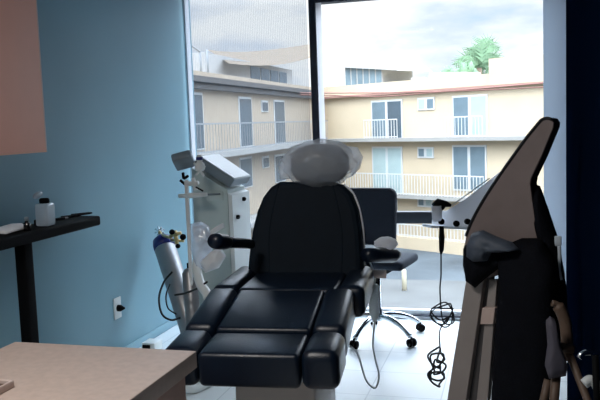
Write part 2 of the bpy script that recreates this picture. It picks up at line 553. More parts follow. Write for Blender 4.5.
for k, (px_, lab) in enumerate(((60, 'black pen lying just right of the clear bottle'), (72, 'black pen at the middle of the right half of the tray'), (82, 'black pen nearest the right end of the tray'))):
    yb = TP(px_, -2.42)
    pn = thing('pen', (-2.42, yb, TZ), lab, 'pen', 'pens on the black tray')
    a = V((-2.45, yb - .055, TZ + .008))
    b_ = V((-2.40 + .01 * k, yb + .055, TZ + .008))
    MB().tube([a, a.lerp(b_, .8)], .0075, 10).build('barrel', M['black'], pn)
    MB().tube([a.lerp(b_, .8), a.lerp(b_, .97), b_], [.0072, .0045, .001], 10).build('tip', M['steel'] if k == 0 else M['black'], pn)

# ------------------------------------------------------------------ facial chair
CX, CY, CA = -.905, 2.46, R(5.5)


def fx(p):
    c, s = math.cos(CA), math.sin(CA)
    return V((CX + c * p.x - s * p.y, CY + s * p.x + c * p.y, p.z))


M['leather_back'] = mat('matte_black_leatherette', (8, 22, 34), .7, var=.1, vscale=10, bump=.06, bscale=160, spec=.2)
fc = thing('facial_chair', (CX, CY + .45, 0), 'black cushioned facial treatment chair in the middle of the room', 'chair')


def cushion_row(name, y0, y1, z0, z1, tilt=0, hw=.325, cw=.185, crown=.012, bev=.03, cx=0):
    rot = Matrix.Rotation(tilt, 3, 'X')
    ab = (0, y1, z1)

    def w(cx_, hx):
        def f(c):
            if c.z > (z0 + z1) / 2:
                q = max(0, 1 - ((c.x - cx_) / hx) ** 2)
                q2 = max(0, 1 - ((c.y - (y0 + y1) / 2) / ((y1 - y0) / 2)) ** 4)
                c.z += crown * q * q2
            return c
        return f
    ctr = MB(fx).box(cx - cw + .002, cx + cw - .002, y0, y1, z0, z1 - .004, bev * .6, 4, rot, ab, w(cx, cw)).build(name, M['leather'], fc)
    for sx in (-1, 1):
        xa, xb = (cx + sx * cw, cx + sx * hw) if sx > 0 else (cx + sx * hw, cx + sx * cw)
        MB(fx).box(xa, xb, y0 - .002, y1 + .002, z0 - .004, z1 + .004, bev, 5, rot, ab, w((xa + xb) / 2, (xb - xa) / 2)).build('side_bolster', M['leather'], ctr)
    return ctr


cushion_row('foot_cushion', -.06, .165, .605, .735, R(4), hw=.318, bev=.034)
cushion_row('leg_cushion', .172, .545, .68, .815, R(11), hw=.312, cw=.186)
cushion_row('seat_cushion', .552, 1.02, .69, .815, 0, hw=.33, cw=.215, cx=.02)
# backrest: rounded-shoulder slab leaning back, seams, thin pale strip up the right edge
LH = [(.0, -.285), (.12, -.277), (.24, -.262), (.34, -.238), (.41, -.208), (.455, -.172), (.48, -.13)]
RH = [(.48, .13), (.458, .18), (.415, .222), (.34, .25), (.24, .265), (.12, .272), (0, .272)]
outl = [(x, z) for z, x in LH + RH]
lean = R(12)


def bp(x, z, off=0):
    return V((x + .04, .89 + z * math.sin(lean) + off * math.cos(lean), .765 + z * math.cos(lean) - off * math.sin(lean)))


bk = MB(fx).prism([bp(x, z) for x, z in outl], (bp(0, 0, .13) - bp(0, 0)), .035).build('backrest', M['leather_back'], fc)
for sx in (-1, 1):
    MB(fx).tube(sm([bp(sx * .17, .02, .002), bp(sx * .172, .25, .002), bp(sx * .13, .46, .002)]), .004, 8).build('seam', M['leather_back'], bk)
MB(fx).tube(sm([bp(.274, .10, .055), bp(.268, .24, .05), bp(.252, .34, .045), bp(.224, .415, .04), bp(.18, .46, .035)]), .005, 8).build('edge_strip', M['alu_white'], bk, 'thin pale strip along the right edge')
hr = MB(fx).blob(bp(.07, .555, .0), (.14, .05, .095), 28, 16, .03, 4, 2, .8).build('headrest', M['head_grey'], fc, 'grey headrest under plastic')
for hx in (0, .10):
    MB(fx).tube([bp(hx, .45, .07), bp(hx, .53, .07)], .009, 10).build('headrest_post', M['chrome'], fc)
# armrests
aL = [at(251, 244, 3.48), at(232, 242.5, 3.3), at(214, 241, 3.12)]
arm = MB()
arm.tube([aL[0], aL[1], aL[1].lerp(aL[2], .3)], [.022, .024, .025], 14)
arm.tube([aL[1].lerp(aL[2], .25), aL[1].lerp(aL[2], .4), aL[1].lerp(aL[2], .85), aL[2]], [.026, .033, .034, .030], 16)
arm.build('armrest', M['leather'], fc)
a0 = at(369, 253, 3.5)
ar = MB()
ar.tube([at(366, 255, 3.46), at(376, 255, 3.53), at(393, 255, 3.62), at(397, 255, 3.65)], [.032, .036, .036, .024], 16)
ar.build('armrest', M['leather'], fc)
# pedestal
MB(fx).box(-.115, .195, .17, .70, .02, .60, .012, 3).build('pedestal', M['pedestal'], fc, 'white pedestal')
MB(fx).box(-.27, .27, .02, .95, 0, .02, .008, 2).build('base_plate', M['pedestal'], fc, 'white base plate')
MB(fx).box(-.24, .24, .2, 1.2, .60, .66, .006, 2).build('seat_frame', M['black'], fc)
MB(fx).box(-.06, .14, 1.10, 1.16, .62, 1.0, .008, 2).build('back_bracket', M['black'], fc)

# plastic cover over the headrest
pc = MB(fx)
pc.blob(bp(.07, .560, .0), (.18, .085, .112), 48, 28, .10, 7, 5.1, 1, fold=.06)
cv = pc.build('plastic_bag', M['headbag'])
tag(cv, 'clear plastic bag pulled over the headrest of the black treatment chair', 'plastic cover')
MB(fx).puff([bp(0.185, .64, .0), bp(0.250, .63, .0), bp(0.275, .585, .0), bp(0.260, .53, .0), bp(0.220, .495, .0), bp(0.205, .54, .0)], (0, -1, 0), .02, 5, .5, 22, 4).build('loose_flap', M['headbag'], cv)
MB(fx).puff([bp(-0.065, .61, .0), bp(-0.120, .585, .0), bp(-0.130, .53, .0), bp(-0.120, .485, .0), bp(-0.065, .49, .0)], (0, -1, 0), .02, 5, .5, 22, 9).build('loose_flap', M['headbag'], cv)

# white paper on the right armrest
pa = at(386, 243.5, 3.6)
tag(MB().blob(pa, (.056, .05, .032), 24, 10, .18, 5, 1.7).build('towel', M['towel']), 'folded white towel on the right armrest of the treatment chair', 'towel')

# grey hand control hanging beside the chair
hc = thing('hand_control', at(374, 325, 3.6), 'grey hand control hanging by its cord right of the treatment chair', 'remote')
hb0, hb1 = at(374, 284, 3.6), at(374.5, 322, 3.6)
MB().tube([hb0, hb0.lerp(hb1, .06), hb0.lerp(hb1, .75), hb0.lerp(hb1, .9), hb1], [.016, .024, .026, .016, .006], 12).build('handset', M['handset'], hc)
MB().tube(sm([hb1, at(373, 345, 3.6), at(376, 362, 3.6), at(379, 376, 3.6), at(375, 388, 3.58), at(366, 380, 3.5), at(358, 355, 3.35), at(350, 346, 3.2)]), .0045, 8).build('cord', M['grey_box'], hc)
MB().tube(sm([hb0, at(375, 278, 3.6), at(372, 268, 3.58), at(370, 262, 3.55)]), .005, 8).build('hook_cord', M['grey_box'], hc)
tg = at(380, 274, 3.58)
MB().box(tg.x - .03, tg.x + .03, tg.y - .004, tg.y + .004, tg.z - .02, tg.z + .02, .003, 2).build('holder', M['cream_tag'], hc, 'pinkish holder')

# ------------------------------------------------------------------ office chair
OX, OY = -.935, 5.13
oc = thing('office_chair', (OX, OY, 0), 'black office chair on a chrome star base in front of the window', 'chair')
for k in range(5):
    q = R(-110 + 72 * k)
    dv = V((math.cos(q), math.sin(q), 0))
    O = V((OX, OY, 0))
    lg = MB().tube(sm([O + dv * .03 + V((0, 0, .155)), O + dv * .13 + V((0, 0, .15)), O + dv * .24 + V((0, 0, .115)), O + dv * .315 + V((0, 0, .068))]), [.021] * 10 + [.018] * 9, 10).build('leg', M['chrome'], oc)
    cs = MB()
    cc = O + dv * .325
    sd = V((-dv.y, dv.x, 0))
    for s_ in (-1, 1):
        cs.lathe(cc + sd * (.009 * s_) + V((0, 0, .029)), [(.018, 0), (.028, .002), (.028, .014), (.02, .018)], 16, sd * s_)
    cs.tube([cc + V((0, 0, .03)), cc + V((0, 0, .068))], .008, 8)
    cs.build('caster', M['black'], lg, 'black twin-wheel caster')
MB().lathe((OX, OY, .12), [(.03, 0), (.034, .01), (.034, .08), (.024, .09), (.024, .349)], 18).build('column', M['chrome'], oc)
sa = R(9)   # the chair faces away from us, towards the window's right side
fwd = V((math.sin(sa), math.cos(sa), 0))
sid = V((fwd.y, -fwd.x, 0))


def ow(p):
    return V((OX, OY, 0)) + sid * p.x + fwd * p.y + V((0, 0, p.z))


MB(ow).box(-.225, .245, -.2, .20, .51, .575, .03, 4).build('seat', M['office_fabric'], oc)
MB(ow).box(-.11, .11, -.12, .12, .47, .509, .006, 2).build('mechanism', M['black'], oc)
bo = []
for k in range(7):
    q = math.pi / 2 * k / 6
    bo.append((.185 + .05 * math.cos(q), 1.02 + .05 * math.sin(q)))
ol_ = [(-.21, .69), (.21, .69)] + bo + [(-x, z) for x, z in bo[::-1]]
MB(ow).prism([(x, -.25 - (z - .69) * .12, z) for x, z in ol_], (0, .06, 0), .015).build('backrest', M['office_fabric'], oc)
MB(ow).tube(sm([(0, -.05, .52), (0, -.24, .53), (0, -.285, .62), (0, -.285, .8)]), .022, 10).build('back_support', M['black'], oc)

# ------------------------------------------------------------------ left beauty machine by the window
mz = lambda z: z
mA, mB_, mC = V((-1.875, 4.21, 0)), V((-1.675, 4.262, 0)), V((at(246.5, 230, 4.85).x, at(246.5, 230, 4.85).y, 0))
mD = mA + (mC - mB_)
mc = thing('laser_machine', ((mA + mC) / 2), 'white floor-standing beauty machine with a slanted grey screen by the left window', 'machine')


def quadbox(a, b_, c, d, za, zb):
    mb = MB()
    lo = [V((q.x, q.y, za)) for q in (a, b_, c, d)]
    hi = [V((q.x, q.y, z)) for q, z in zip((a, b_, c, d), zb)]
    mb._put(lo + hi, [(3, 2, 1, 0), (4, 5, 6, 7), (0, 1, 5, 4), (1, 2, 6, 5), (2, 3, 7, 6), (3, 0, 4, 7)], False)
    return mb


quadbox(mA, mB_, mC, mD, .06, (1.26, 1.12, 1.12, 1.26)).build('body', M['green_white'], mc)
sdv = (mC - mB_).normalized()
ndv = V((sdv.y, -sdv.x, 0))
fr = MB()
e = .004
fr._put([mB_ + ndv * e + V((0, 0, .1)), mC + ndv * e + V((0, 0, .1)), mC + ndv * e + V((0, 0, 1.1)), mB_ + ndv * e + V((0, 0, 1.1)),
         mB_ + ndv * .03 + V((0, 0, .1)), mC + ndv * .03 + V((0, 0, .1)), mC + ndv * .03 + V((0, 0, 1.09)), mB_ + ndv * .03 + V((0, 0, 1.09))],
        [(0, 1, 2, 3), (7, 6, 5, 4), (0, 4, 5, 1), (1, 5, 6, 2), (2, 6, 7, 3), (3, 7, 4, 0)], False)
fr.build('front_panel', M['white_plastic'], mc, 'bright white front panel')
# slanted console: slab above the body
cs0 = [V((mA.x + .015, mA.y - .015, 1.285)), V((mB_.x + .02, mB_.y - .01, 1.135)), V((mC.x + .015, mC.y, 1.135)), V((mD.x + .015, mD.y, 1.285))]
cdir = (cs0[1] - cs0[0]).cross(cs0[3] - cs0[0]).normalized()
MB().prism(cs0, cdir * .06, .008).build('console', M['screen_edge'], mc, 'slanted grey console')
ins = []
cm = sum(cs0, V()) / 4
for q in cs0:
    ins.append(cm.lerp(q, .93) + cdir * .0605)
MB().prism(ins, cdir * .003).build('screen', M['screen_grey'], mc, 'pale grey-blue screen')
for (x, y) in ((243, 199), (237, 217)):
    q = on(x, y, mB_ + ndv * .03, ndv)
    MB().lathe(q, [(.013, 0), (.013, .012), (.009, .018)], 14, ndv).build('knob', M['black'], mc, 'black knob')
hd = on(215, 196, mA, V((mB_ - mA).cross(V((0, 0, 1)))))
hn = (mB_ - mA).normalized()
fn = V((hn.y, -hn.x, 0))
MB().prism([hd - hn * .05 + V((0, 0, -.028)) + fn * .001, hd + hn * .05 + V((0, 0, -.028)) + fn * .001, hd + hn * .05 + V((0, 0, .028)) + fn * .001, hd - hn * .05 + V((0, 0, .028)) + fn * .001], fn * .012, .003).build('hatch', M['green_white'], mc)
MB().tube([hd - hn * .05 + fn * .016 + V((0, 0, .012)), hd + hn * .035 + fn * .016 + V((0, 0, .012))], .006, 8).build('slot', M['screen_edge'], mc, 'dark slot')
for a in (mA, mB_, mC, mD):
    q = a.lerp((mA + mC) / 2, .2)
    MB().lathe((q.x, q.y, 0), [(.02, 0), (.028, .005), (.028, .05), (.015, .0595)], 14).build('caster', M['black'], mc, 'black caster')

# ------------------------------------------------------------------ instrument stand
_pp = at(188, 215, 4.42)
sx_, sy_ = _pp.x, _pp.y
st = thing('instrument_stand', (sx_, sy_, 0), 'white pole stand with clamps and a tilted grey lamp head beside the blue wall', 'stand')
MB().tube([(sx_, sy_, .03), (sx_, sy_, 1.2)], .012, 12).build('pole', M['pole_white'], st, 'white enamel pole')
MB().lathe((sx_, sy_, 0), [(.12, 0), (.12, .015), (.05, .03), (.02, .05)], 24).build('base', M['white_plastic'], st)
hp = at(184, 171, 4.42)
hx_, hy_, hz_ = (rt * .92 + up * .25).normalized(), (fw * .8 - up * .5).normalized(), V()
hz_ = hx_.cross(hy_).normalized()
hy_ = hz_.cross(hx_).normalized()
Rm = Matrix((hx_, hy_, hz_)).transposed()
MB().box(-.058, .058, -.06, .06, -.026, .026, .012, 3, rot=Rm, about=(0, 0, 0)).build('lamp_head', M['screen_edge'], st, 'tilted grey-brown lamp head')
lh = [o for o in st.children if o.name.startswith('lamp_head')][0]
lh.location = hp - WP[st.name]
WP[lh.name] = hp
MB().tube(sm([at(188, 176, 4.47), at(184, 178, 4.45), at(183, 173, 4.43)]), .009, 8).build('neck', M['black'], st)
MB().tube([at(179, 196, 4.42), at(191, 195.5, 4.4), at(207, 194.5, 4.38)], [.012, .016, .011], 12).build('cross_arm', M['white_plastic'], st, 'white cross arm')
ck = MB()
ck.tube([at(186, 184, 4.42), at(198, 183, 4.38)], .014, 10)
ck.tube([at(193, 178, 4.38), at(196, 190, 4.38)], .012, 10)
ck.build('clamp', M['pole_white'], st)
MB().tube([at(196, 187, 4.37), at(203, 191, 4.35)], .005, 8).build('clamp_screw', M['black'], st, 'black clamp screw')
MB().tube([at(187, 186, 4.41), at(180, 180, 4.4)], .008, 8).build('clamp_lever', M['black'], st)
vb = at(200, 171, 4.36)
MB().lathe(vb, [(.022, 0), (.03, .01), (.028, .04), (.014, .055), (.018, .06), (.018, .085), (.01, .092)], 16).build('nozzle', M['white_plastic'], st, 'white nozzle head')
MB().lathe(vb + V((0, 0, .063)), [(.0185, 0), (.0195, .005), (.0195, .014), (.0185, .018)], 16).build('blue_ring', M['blue_cap'], st, 'blue ring')
for a, b2 in (((194, 163), (204, 176)), ((205, 166), (196, 175))):
    MB().tube([at(*a, 4.35), at(*b2, 4.33)], .007, 8).build('prong', M['white_plastic'], st, 'white prong')

# crumpled clear bags hanging from the stand
bgs = MB()
bgs.puff([at(x, y, 4.2) for x, y in ((191, 224), (200, 221), (209, 226), (213, 240), (211, 258), (204, 270), (196, 268), (191, 250))], -fw, .05, 7, .5, 26, 5)
tag(bgs.build('plastic_bag', M['bag']), 'crumpled clear plastic bag hanging from the white pole stand', 'bag')
sheet = MB()
sheet.puff([at(x, y, 4.1) for x, y in ((200, 262), (210, 252), (221, 247), (226, 256), (219, 268), (205, 273))], -fw, .03, 6, .6, 30, 8)
tag(sheet.build('plastic_wrap', M['paper']), 'crumpled white plastic wrap below the left armrest of the treatment chair', 'wrap')
sheet = MB()
sheet.puff([at(x, y, 4.2) for x, y in ((207, 233), (215, 227), (224, 222), (225, 227), (217, 232), (209, 238))], -fw, .012, 5, .5, 30, 2)
tag(sheet.build('paper_towel', M['paper']), 'white paper towel corner sticking out beside the clear bag', 'paper')

# ------------------------------------------------------------------ cylinders leaning at the wall
c0, c1 = at(218, 372, 4.3), on(164, 245, (-2.36, 0, 0), (1, 0, 0))
c0 = V((-1.93, 4.33, .04))
ax = (c1 - c0).normalized()
Lc = (c1 - c0).length
gc = thing('gas_cylinder', (c0.x, c0.y, 0), 'slim steel gas cylinder with a royal blue cap leaning on the blue wall', 'cylinder')
MB().lathe(c0, [(.05, 0), (.074, .015), (.074, Lc - .035), (.072, Lc - .03)], 26, ax).build('tank', M['steel'], gc)
MB().lathe(c0 + ax * (Lc - .03), [(.075, 0), (.076, .04), (.068, .075), (.045, .095), (.014, .1)], 26, ax).build('cap', M['blue_cap'], gc, 'royal blue cap')
vt = c0 + ax * (Lc + .07)
MB().tube([vt, vt + ax * .045], .012, 10).build('valve_stem', M['gold'], gc, 'brass valve stem')
vh = vt + ax * .05
vv = MB()
for k in range(4):
    q = R(45 * k + 20)
    d = rt * math.cos(q) + up * math.sin(q)
    vv.tube([vh - d * .035, vh + d * .035], .0055, 8)
vv.build('valve_wheel', M['chrome'], gc, 'chrome valve wheel')

c2 = V((-1.80, 3.98, .04))
c3 = at(189, 268, 4.5)
ax2 = (c3 - c2).normalized()
L2 = (c3 - c2).length
g2 = thing('gas_cylinder', (c2.x, c2.y, 0), 'plain grey cylinder leaning just right of the blue-capped one', 'cylinder')
MB().lathe(c2, [(.036, 0), (.044, .012), (.044, L2 - .03), (.03, L2 - .006), (.016, L2)], 24, ax2).build('tank', M['steel'], g2)
vt = c2 + ax2 * L2
MB().tube([vt, vt + ax2 * .03], .012, 10).build('valve_stem', M['black'], g2, 'black valve stem')
rg = MB()
for (x, y, x2, y2, r_) in ((170, 236, 181, 233, .012), (175, 231, 177, 244, .014), (171, 240, 184, 241, .009)):
    rg.tube([at(x, y, 5.0), at(x2, y2, 4.97)], r_, 10)
rg.tube([c0 + ax * (Lc + .09), at(171, 238, 5.0)], .01, 8)
rg.build('regulator', M['gold'], gc, 'brass regulator')
for (x, y, r_) in ((172, 232, .018), (183, 237, .02), (178, 246, .016)):
    rg = MB()
    q = at(x, y, 4.95)
    rg.lathe(q, [(r_ * .6, -.012), (r_, -.006), (r_, .006), (r_ * .6, .012)], 14, -fw)
    rg.build('regulator_knob', M['black'], gc, 'black regulator knob')

hs = thing('hose', at(197, 270, 4.1), 'pale ribbed hose hanging beside the clear bag', 'hose')
MB().tube(sm([at(198, 255, 4.25), at(197, 270, 4.2), at(201, 285, 4.15), at(208, 297, 4.1), at(214, 330, 4.05), (-1.80, 3.80, .12), (-1.78, 3.84, .028), (-1.72, 3.98, .028)]), .026, 12).build('pipe', M['white_plastic'], hs)
cbk = MB()
cbk.tube(sm([at(x, y, d) for x, y, d in ((172, 272, 4.95), (164, 282, 5.0), (159, 298, 5.05), (162, 314, 5.05), (171, 320, 5.0), (180, 318, 4.9))]), .007, 8)
tag(cbk.build('cable', M['black_rubber']), 'outer black cable loop hanging by the leaning cylinder', 'cable')
cbk = MB()
cbk.tube(sm([at(x, y, d) for x, y, d in ((170, 284, 4.95), (166, 296, 5.0), (168, 308, 5.0), (176, 314, 4.9))]), .005, 8)
tag(cbk.build('cable', M['black_rubber']), 'small inner black cable loop by the leaning cylinder', 'cable')
cbk = MB()
cbk.tube(sm([at(x, y, d) for x, y, d in ((175, 295, 4.4), (186, 293, 4.32), (198, 288, 4.2), (207, 282, 4.1))]), .006, 8)
tag(cbk.build('cable', M['black_rubber']), 'black cable crossing in front of the steel cylinder', 'cable')
psu = on(152, 345, (0, 0, .04), (0, 0, 1))
ps = thing('power_adapter', (psu.x, psu.y, 0), 'white adapter box with black sockets on the floor at the foot of the blue wall', 'adapter')
MB().box(psu.x - .05, psu.x + .05, psu.y - .06, psu.y + .06, .001, .07, .008, 3).build('housing', M['white_plastic'], ps)
MB().box(psu.x - .035, psu.x + .02, psu.y - .075, psu.y - .0605, .015, .06, .004, 2).build('socket', M['black'], ps, 'black socket')

# ------------------------------------------------------------------ right machine (behind the taupe panel)
RD = 4.2
rm0 = at(470, 215, RD)
rm = thing('beauty_machine', (rm0.x + .12, rm0.y + .1, 0), 'white beauty machine with a sloping top half hidden behind the tall taupe panel', 'machine')
poly = [(432, 224), (433, 213), (446, 211), (466, 199), (500, 172), (520, 172), (520, 230), (470, 230)]
MB().prism([at(x, y, RD) for x, y in poly], fw * .012).build('console', M['sheer_white'], rm)
sl = [at(450, 207.5, RD - .01), at(490, 178.5, RD - .01), at(490, 178.5, RD + .29), at(450, 207.5, RD + .29)]
MB().prism(sl, (up * .8 - rt * .6) * .006).build('screen', M['screen_grey'], rm, 'pale sloping screen')
hold = at(437, 221, RD - .05)
MB().lathe(hold, [(.018, 0), (.026, .01), (.03, .085), (.026, .085), (.022, .02)], 18).build('holder_cup', M['sheer_white'], rm, 'white holder cup')
hp_ = MB()
hp_.blob(at(440, 206, RD - .05), (.03, .03, .026), 16, 10)
hp_.tube([at(433, 206, RD - .05), at(438, 202, RD - .05), at(446, 204, RD - .05), at(451, 205.5, RD - .05)], [.014, .02, .017, .008], 12)
hpo = hp_.build('handpiece', M['black'])
tag(hpo, 'black handpiece resting in the white cup of the right machine', 'handpiece')
MB().prism([at(x, y, RD - .02) for x, y in ((431, 225.5), (475, 227.5), (475, 230), (431, 228))], fw * .3).build('shelf', M['alu_grey'], rm, 'grey glass shelf')
for (x, y) in ((441, 221.5), (456, 223.5), (467, 221.5)):
    MB().lathe(at(x, y, RD - .0), [(.017, 0), (.017, .02), (.012, .03)], 14, -fw).build('connector', M['black'], rm, 'black connector')
for (x, y) in ((483, 228), (510, 228)):
    q = at(x, y, RD + .12)
    MB().tube([(q.x, q.y, .05), (q.x, q.y, q.z)], .018, 10).build('leg', M['alu_white'], rm)
    MB().lathe((q.x, q.y, 0), [(.02, 0), (.026, .006), (.026, .045), (.014, .05)], 14).build('caster', M['black'], rm, 'black caster')
cd = thing('coiled_cable', at(441, 399, RD - .05), 'thin black cord with coiled loops hanging from the right machine', 'cord')
cdd = RD - .06
MB().tube([at(441.5, 226, cdd), at(441.8, 238, cdd), at(441.5, 250, cdd), at(441, 254, cdd)], [.012, .016, .013, .005], 10).build('strain_relief', M['black'], cd)
loop = [at(441, 252, cdd), at(441, 275, cdd), at(440, 292, cdd)]
for k in range(26):
    q = k / 8 * 2 * math.pi
    loop.append(at(443 + 11 * math.sin(q) + 2 * math.sin(k * 1.7), 312 + 13 * math.cos(q) * (.7 + .3 * math.sin(k * .9)) + 3 * math.sin(k), cdd + .02 * math.sin(k * .8)))
loop += [at(440, 330, cdd), at(440, 350, cdd)]
MB().tube(sm(loop, 5), .0042, 6).build('upper_loops', M['black_rubber'], cd)
loop = [at(440, 350, cdd)]
for k in range(34):
    q = k / 7 * 2 * math.pi
    loop.append(at(437 + 6.5 * math.sin(q) + 3 * math.sin(k * 2.1), 353 + 30 * k / 34 + 9 * math.cos(q), cdd - .03 + .03 * math.sin(k * 1.1)))
MB().tube(sm(loop, 5), .0055, 6).build('lower_tangle', M['black_rubber'], cd)

# ------------------------------------------------------------------ tall taupe panel (folded reclining couch on end)
PA = R(24)
PN = V((-math.sin(PA), -math.cos(PA), 0))      # face normal, towards us and left
P0 = at(510, 220, 2.75)
pl = lambda x, y, off=0: on(x, y, P0 + PN * off, PN)
cp = thing('folding_couch', (.0, 2.8, 0), 'tall taupe folded treatment couch standing on end by the navy wall', 'couch')
face = [(538.5, 123), (542, 119.5), (547, 118), (551, 119), (553.5, 123), (553, 128), (550, 135), (541, 157), (531, 178), (530, 184), (532, 200), (535, 220), (539, 242), (540, 262), (500, 275), (470, 282), (465, 270), (463, 250), (466, 236), (471, 223), (481, 204), (497, 179), (524, 141)]
cush = MB().prism([pl(x, y) for x, y in face], -PN * .014, .003).build('backrest_panel', M['taupe'], cp)
MB().prism([pl(x, y, -.0145) for x, y in face], -PN * .07, .01).build('backrest_shell', M['dark_side'], cp, 'dark back shell of the panel')
ed = MB()
ed.tube(sm([pl(x, y, .001) for x, y in ((466, 236), (471, 223), (481, 204), (497, 179), (524, 141), (538.5, 123), (542, 119.5), (547, 118), (552, 119.5))], 4), .0055, 8)
ed.build('edge_strip', M['dark_side'], cp, 'black edge piping')


def bar(name, pts, th, mt, off=0, label=None):
    return MB().prism([pl(x, y, off) for x, y in pts], -PN * th, .003).build(name, mt, cp, label)


bar('leg_board', [(466.5, 276), (484, 276), (466, 400), (440, 560), (420, 560), (447, 400)], .03, M['taupe_board'], 0, 'wide taupe leg board')
bar('gap_strip', [(482, 276), (493, 276), (478, 400), (463, 520), (448, 520), (467, 400)], .02, M['gap_shade'], -.034, 'dark strip standing in for the shaded gap')  # shade of the gap between the leg boards, put in as a dark strip
bar('narrow_slat', [(489, 280), (497, 280), (487.5, 400), (476, 520), (466, 520), (476.5, 400)], .03, M['taupe_board'], -.002, 'narrow taupe slat')
bar('hinge_block', [(482, 308), (495, 308), (493, 324.5), (480, 324.5)], .03, M['edge_light'], .012, 'pale hinge block')
q = pl(430, 560)
MB().box(-.33, .06, 2.62, 2.88, 0, .05, .01, 2, rot=Matrix.Rotation(-PA, 3, 'Z'), about=(-.05, 2.72, 0)).build('foot_bar', M['dark_side'], cp)

# black jacket over the couch
jk = thing('jacket', pl(520, 330), 'black jacket with a hood fold painted slate grey as caught light, draped over the tall taupe couch', 'jacket')
jf = lambda L, off=.03: [pl(x, y, off) for x, y in L]
MB().puff(jf([(500, 247), (522, 238), (541, 238), (556, 262), (556, 330), (552, 400), (546, 520), (497, 520), (492, 400), (497, 330), (500, 280)], .028), PN, .07, 10, .18, 9, 2, back=.18).build('body', M['jacket'], jk)
MB().puff(jf([(464, 246), (474, 240), (498, 246), (508, 262), (490, 275), (483, 281), (475, 288), (467, 282), (464, 264)], .03), PN, .045, 8, .25, 12, 7, back=.2).build('front_flap', M['jacket'], jk)
MB().puff(jf([(472, 233), (483, 230), (496, 236), (512, 242), (520, 250), (506, 252), (491, 252), (487, 261), (474, 262), (467, 257), (468, 243)], .075), PN, .055, 7, .3, 16, 6, back=.5).build('hood', M['jacket_lit'], jk, 'hood fold painted slate grey as caught light')
MB().puff(jf([(534, 184), (540, 186), (545, 200), (552, 222), (559, 243), (563, 270), (567, 300), (568, 345), (558, 350), (550, 300), (545, 262), (538, 226), (533, 202)], -.05), PN, .06, 7, .3, 14, 4, back=.6).build('sleeve', M['jacket'], jk)
bq = pl(558, 241, -.03)
MB().box(bq.x - .012, bq.x + .012, bq.y - .005, bq.y + .005, bq.z - .018, bq.z + .018, .004, 2).build('buckle', M['alu_grey'], jk, 'grey buckle')
MB().tube(sm([pl(559, 246, -.03), pl(559.5, 256, -.03), pl(559, 268, -.03), pl(561, 280, -.03)]), .006, 8).build('strap', M['alu_grey'], jk, 'grey strap')

# ------------------------------------------------------------------ folded wooden chair behind, against the navy wall
WD = 2.24
wp_ = lambda x, y, d=WD: at(x, y, d)
wc = thing('folding_chair', (.15, 2.25, 0), 'tan wooden folding chair with a mauve back pad leaning by the navy wall', 'chair')
MB().puff([wp_(x, y) for x, y in ((546, 320), (550, 316), (555, 319), (560, 345), (568, 366), (566, 376), (549, 379), (545, 366), (548, 345))], -fw, .022, 7, .06, 8, 1, back=1).build('back_pad', M['mauve'], wc, 'mauve grey pad')
MB().tube(sm([wp_(x, y, WD + .06) for x, y in ((552, 303), (558, 306), (565, 322), (567, 345), (566, 360))], 6), [.010] * 6 + [.018] * 13 + [.014] * 6, 12).build('back_stile', M['wood'], wc)
MB().tube([wp_(566, 346, WD + .05), wp_(578, 376, WD), wp_(590, 406, WD - .05), wp_(600, 480, WD - .12), wp_(604, 590, WD - .12)], [.012, .012, .012, .012, .012], 10).build('leg', M['wood'], wc)
MB().tube([wp_(556, 376, WD + .02), wp_(554, 400, WD), wp_(550, 480, WD), wp_(547, 640, WD)], .014, 10).build('leg', M['wood'], wc)
MB().tube([wp_(548, 380, WD + .06), wp_(543, 402, WD + .06), wp_(538, 615, WD + .06)], .012, 10).build('leg', M['wood'], wc)
MB().tube([wp_(558, 346, WD + .03), wp_(573, 350, WD + .03)], .014, 10).build('cross_rail', M['wood'], wc)
tw = MB().tube(sm([at(579, 358, 2.0), at(582, 354, 2.0), at(588, 352.5, 2.0), at(600, 353.5, 2.0), at(618, 355, 2.0)]), .0075, 10)
wh = thing('walking_cane', at(595, 420, 2.0), 'dark cane with a shiny silver curved handle at the right edge', 'cane')
tw.build('handle', M['chrome'], wh, 'silver handle')
MB().tube([at(595, 355, 2.0), at(597, 400, 2.0), at(602, 500, 2.0), at(606, 665, 2.0)], .009, 10).build('shaft', M['black'], wh)
rg2 = MB().tube(sm([at(x, y, 2.08) for x, y in ((584, 384), (590, 380), (596, 384), (600, 395), (603, 410), (604, 440), (606, 520), (607, 645))]), .014, 12)
tag(rg2.build('hose', M['grey_box']), 'grey curved tube at the lower right corner below the silver handle', 'tube')

# ------------------------------------------------------------------ outside: street and apartment building
GZ = -5.62
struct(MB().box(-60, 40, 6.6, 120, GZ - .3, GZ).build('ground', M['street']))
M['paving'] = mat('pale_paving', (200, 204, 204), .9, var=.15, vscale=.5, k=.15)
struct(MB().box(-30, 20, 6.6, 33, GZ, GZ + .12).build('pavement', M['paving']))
bg = thing('apartment_building', (-8, 42, GZ), 'cream two-winged apartment block with balconies across the street', 'building')
LX = -12.2
LN = V((1, 0, 0))
lf = lambda x, y: on(x, y, (LX, 0, 0), LN)
LP = V((LX, 47.45, 0))
rd = V((1, -.583, 0)).normalized()
RN = V((rd.y, -rd.x, 0)) if V((rd.y, -rd.x, 0)).y < 0 else V((-rd.y, rd.x, 0))
rf = lambda x, y: on(x, y, LP, RN)
T = lambda p: (p - LP).dot(rd)


def rw(p):      # facade frame of the right wing: x along, y out of the face, z up
    return LP + rd * p.x + RN * p.y + V((0, 0, p.z))


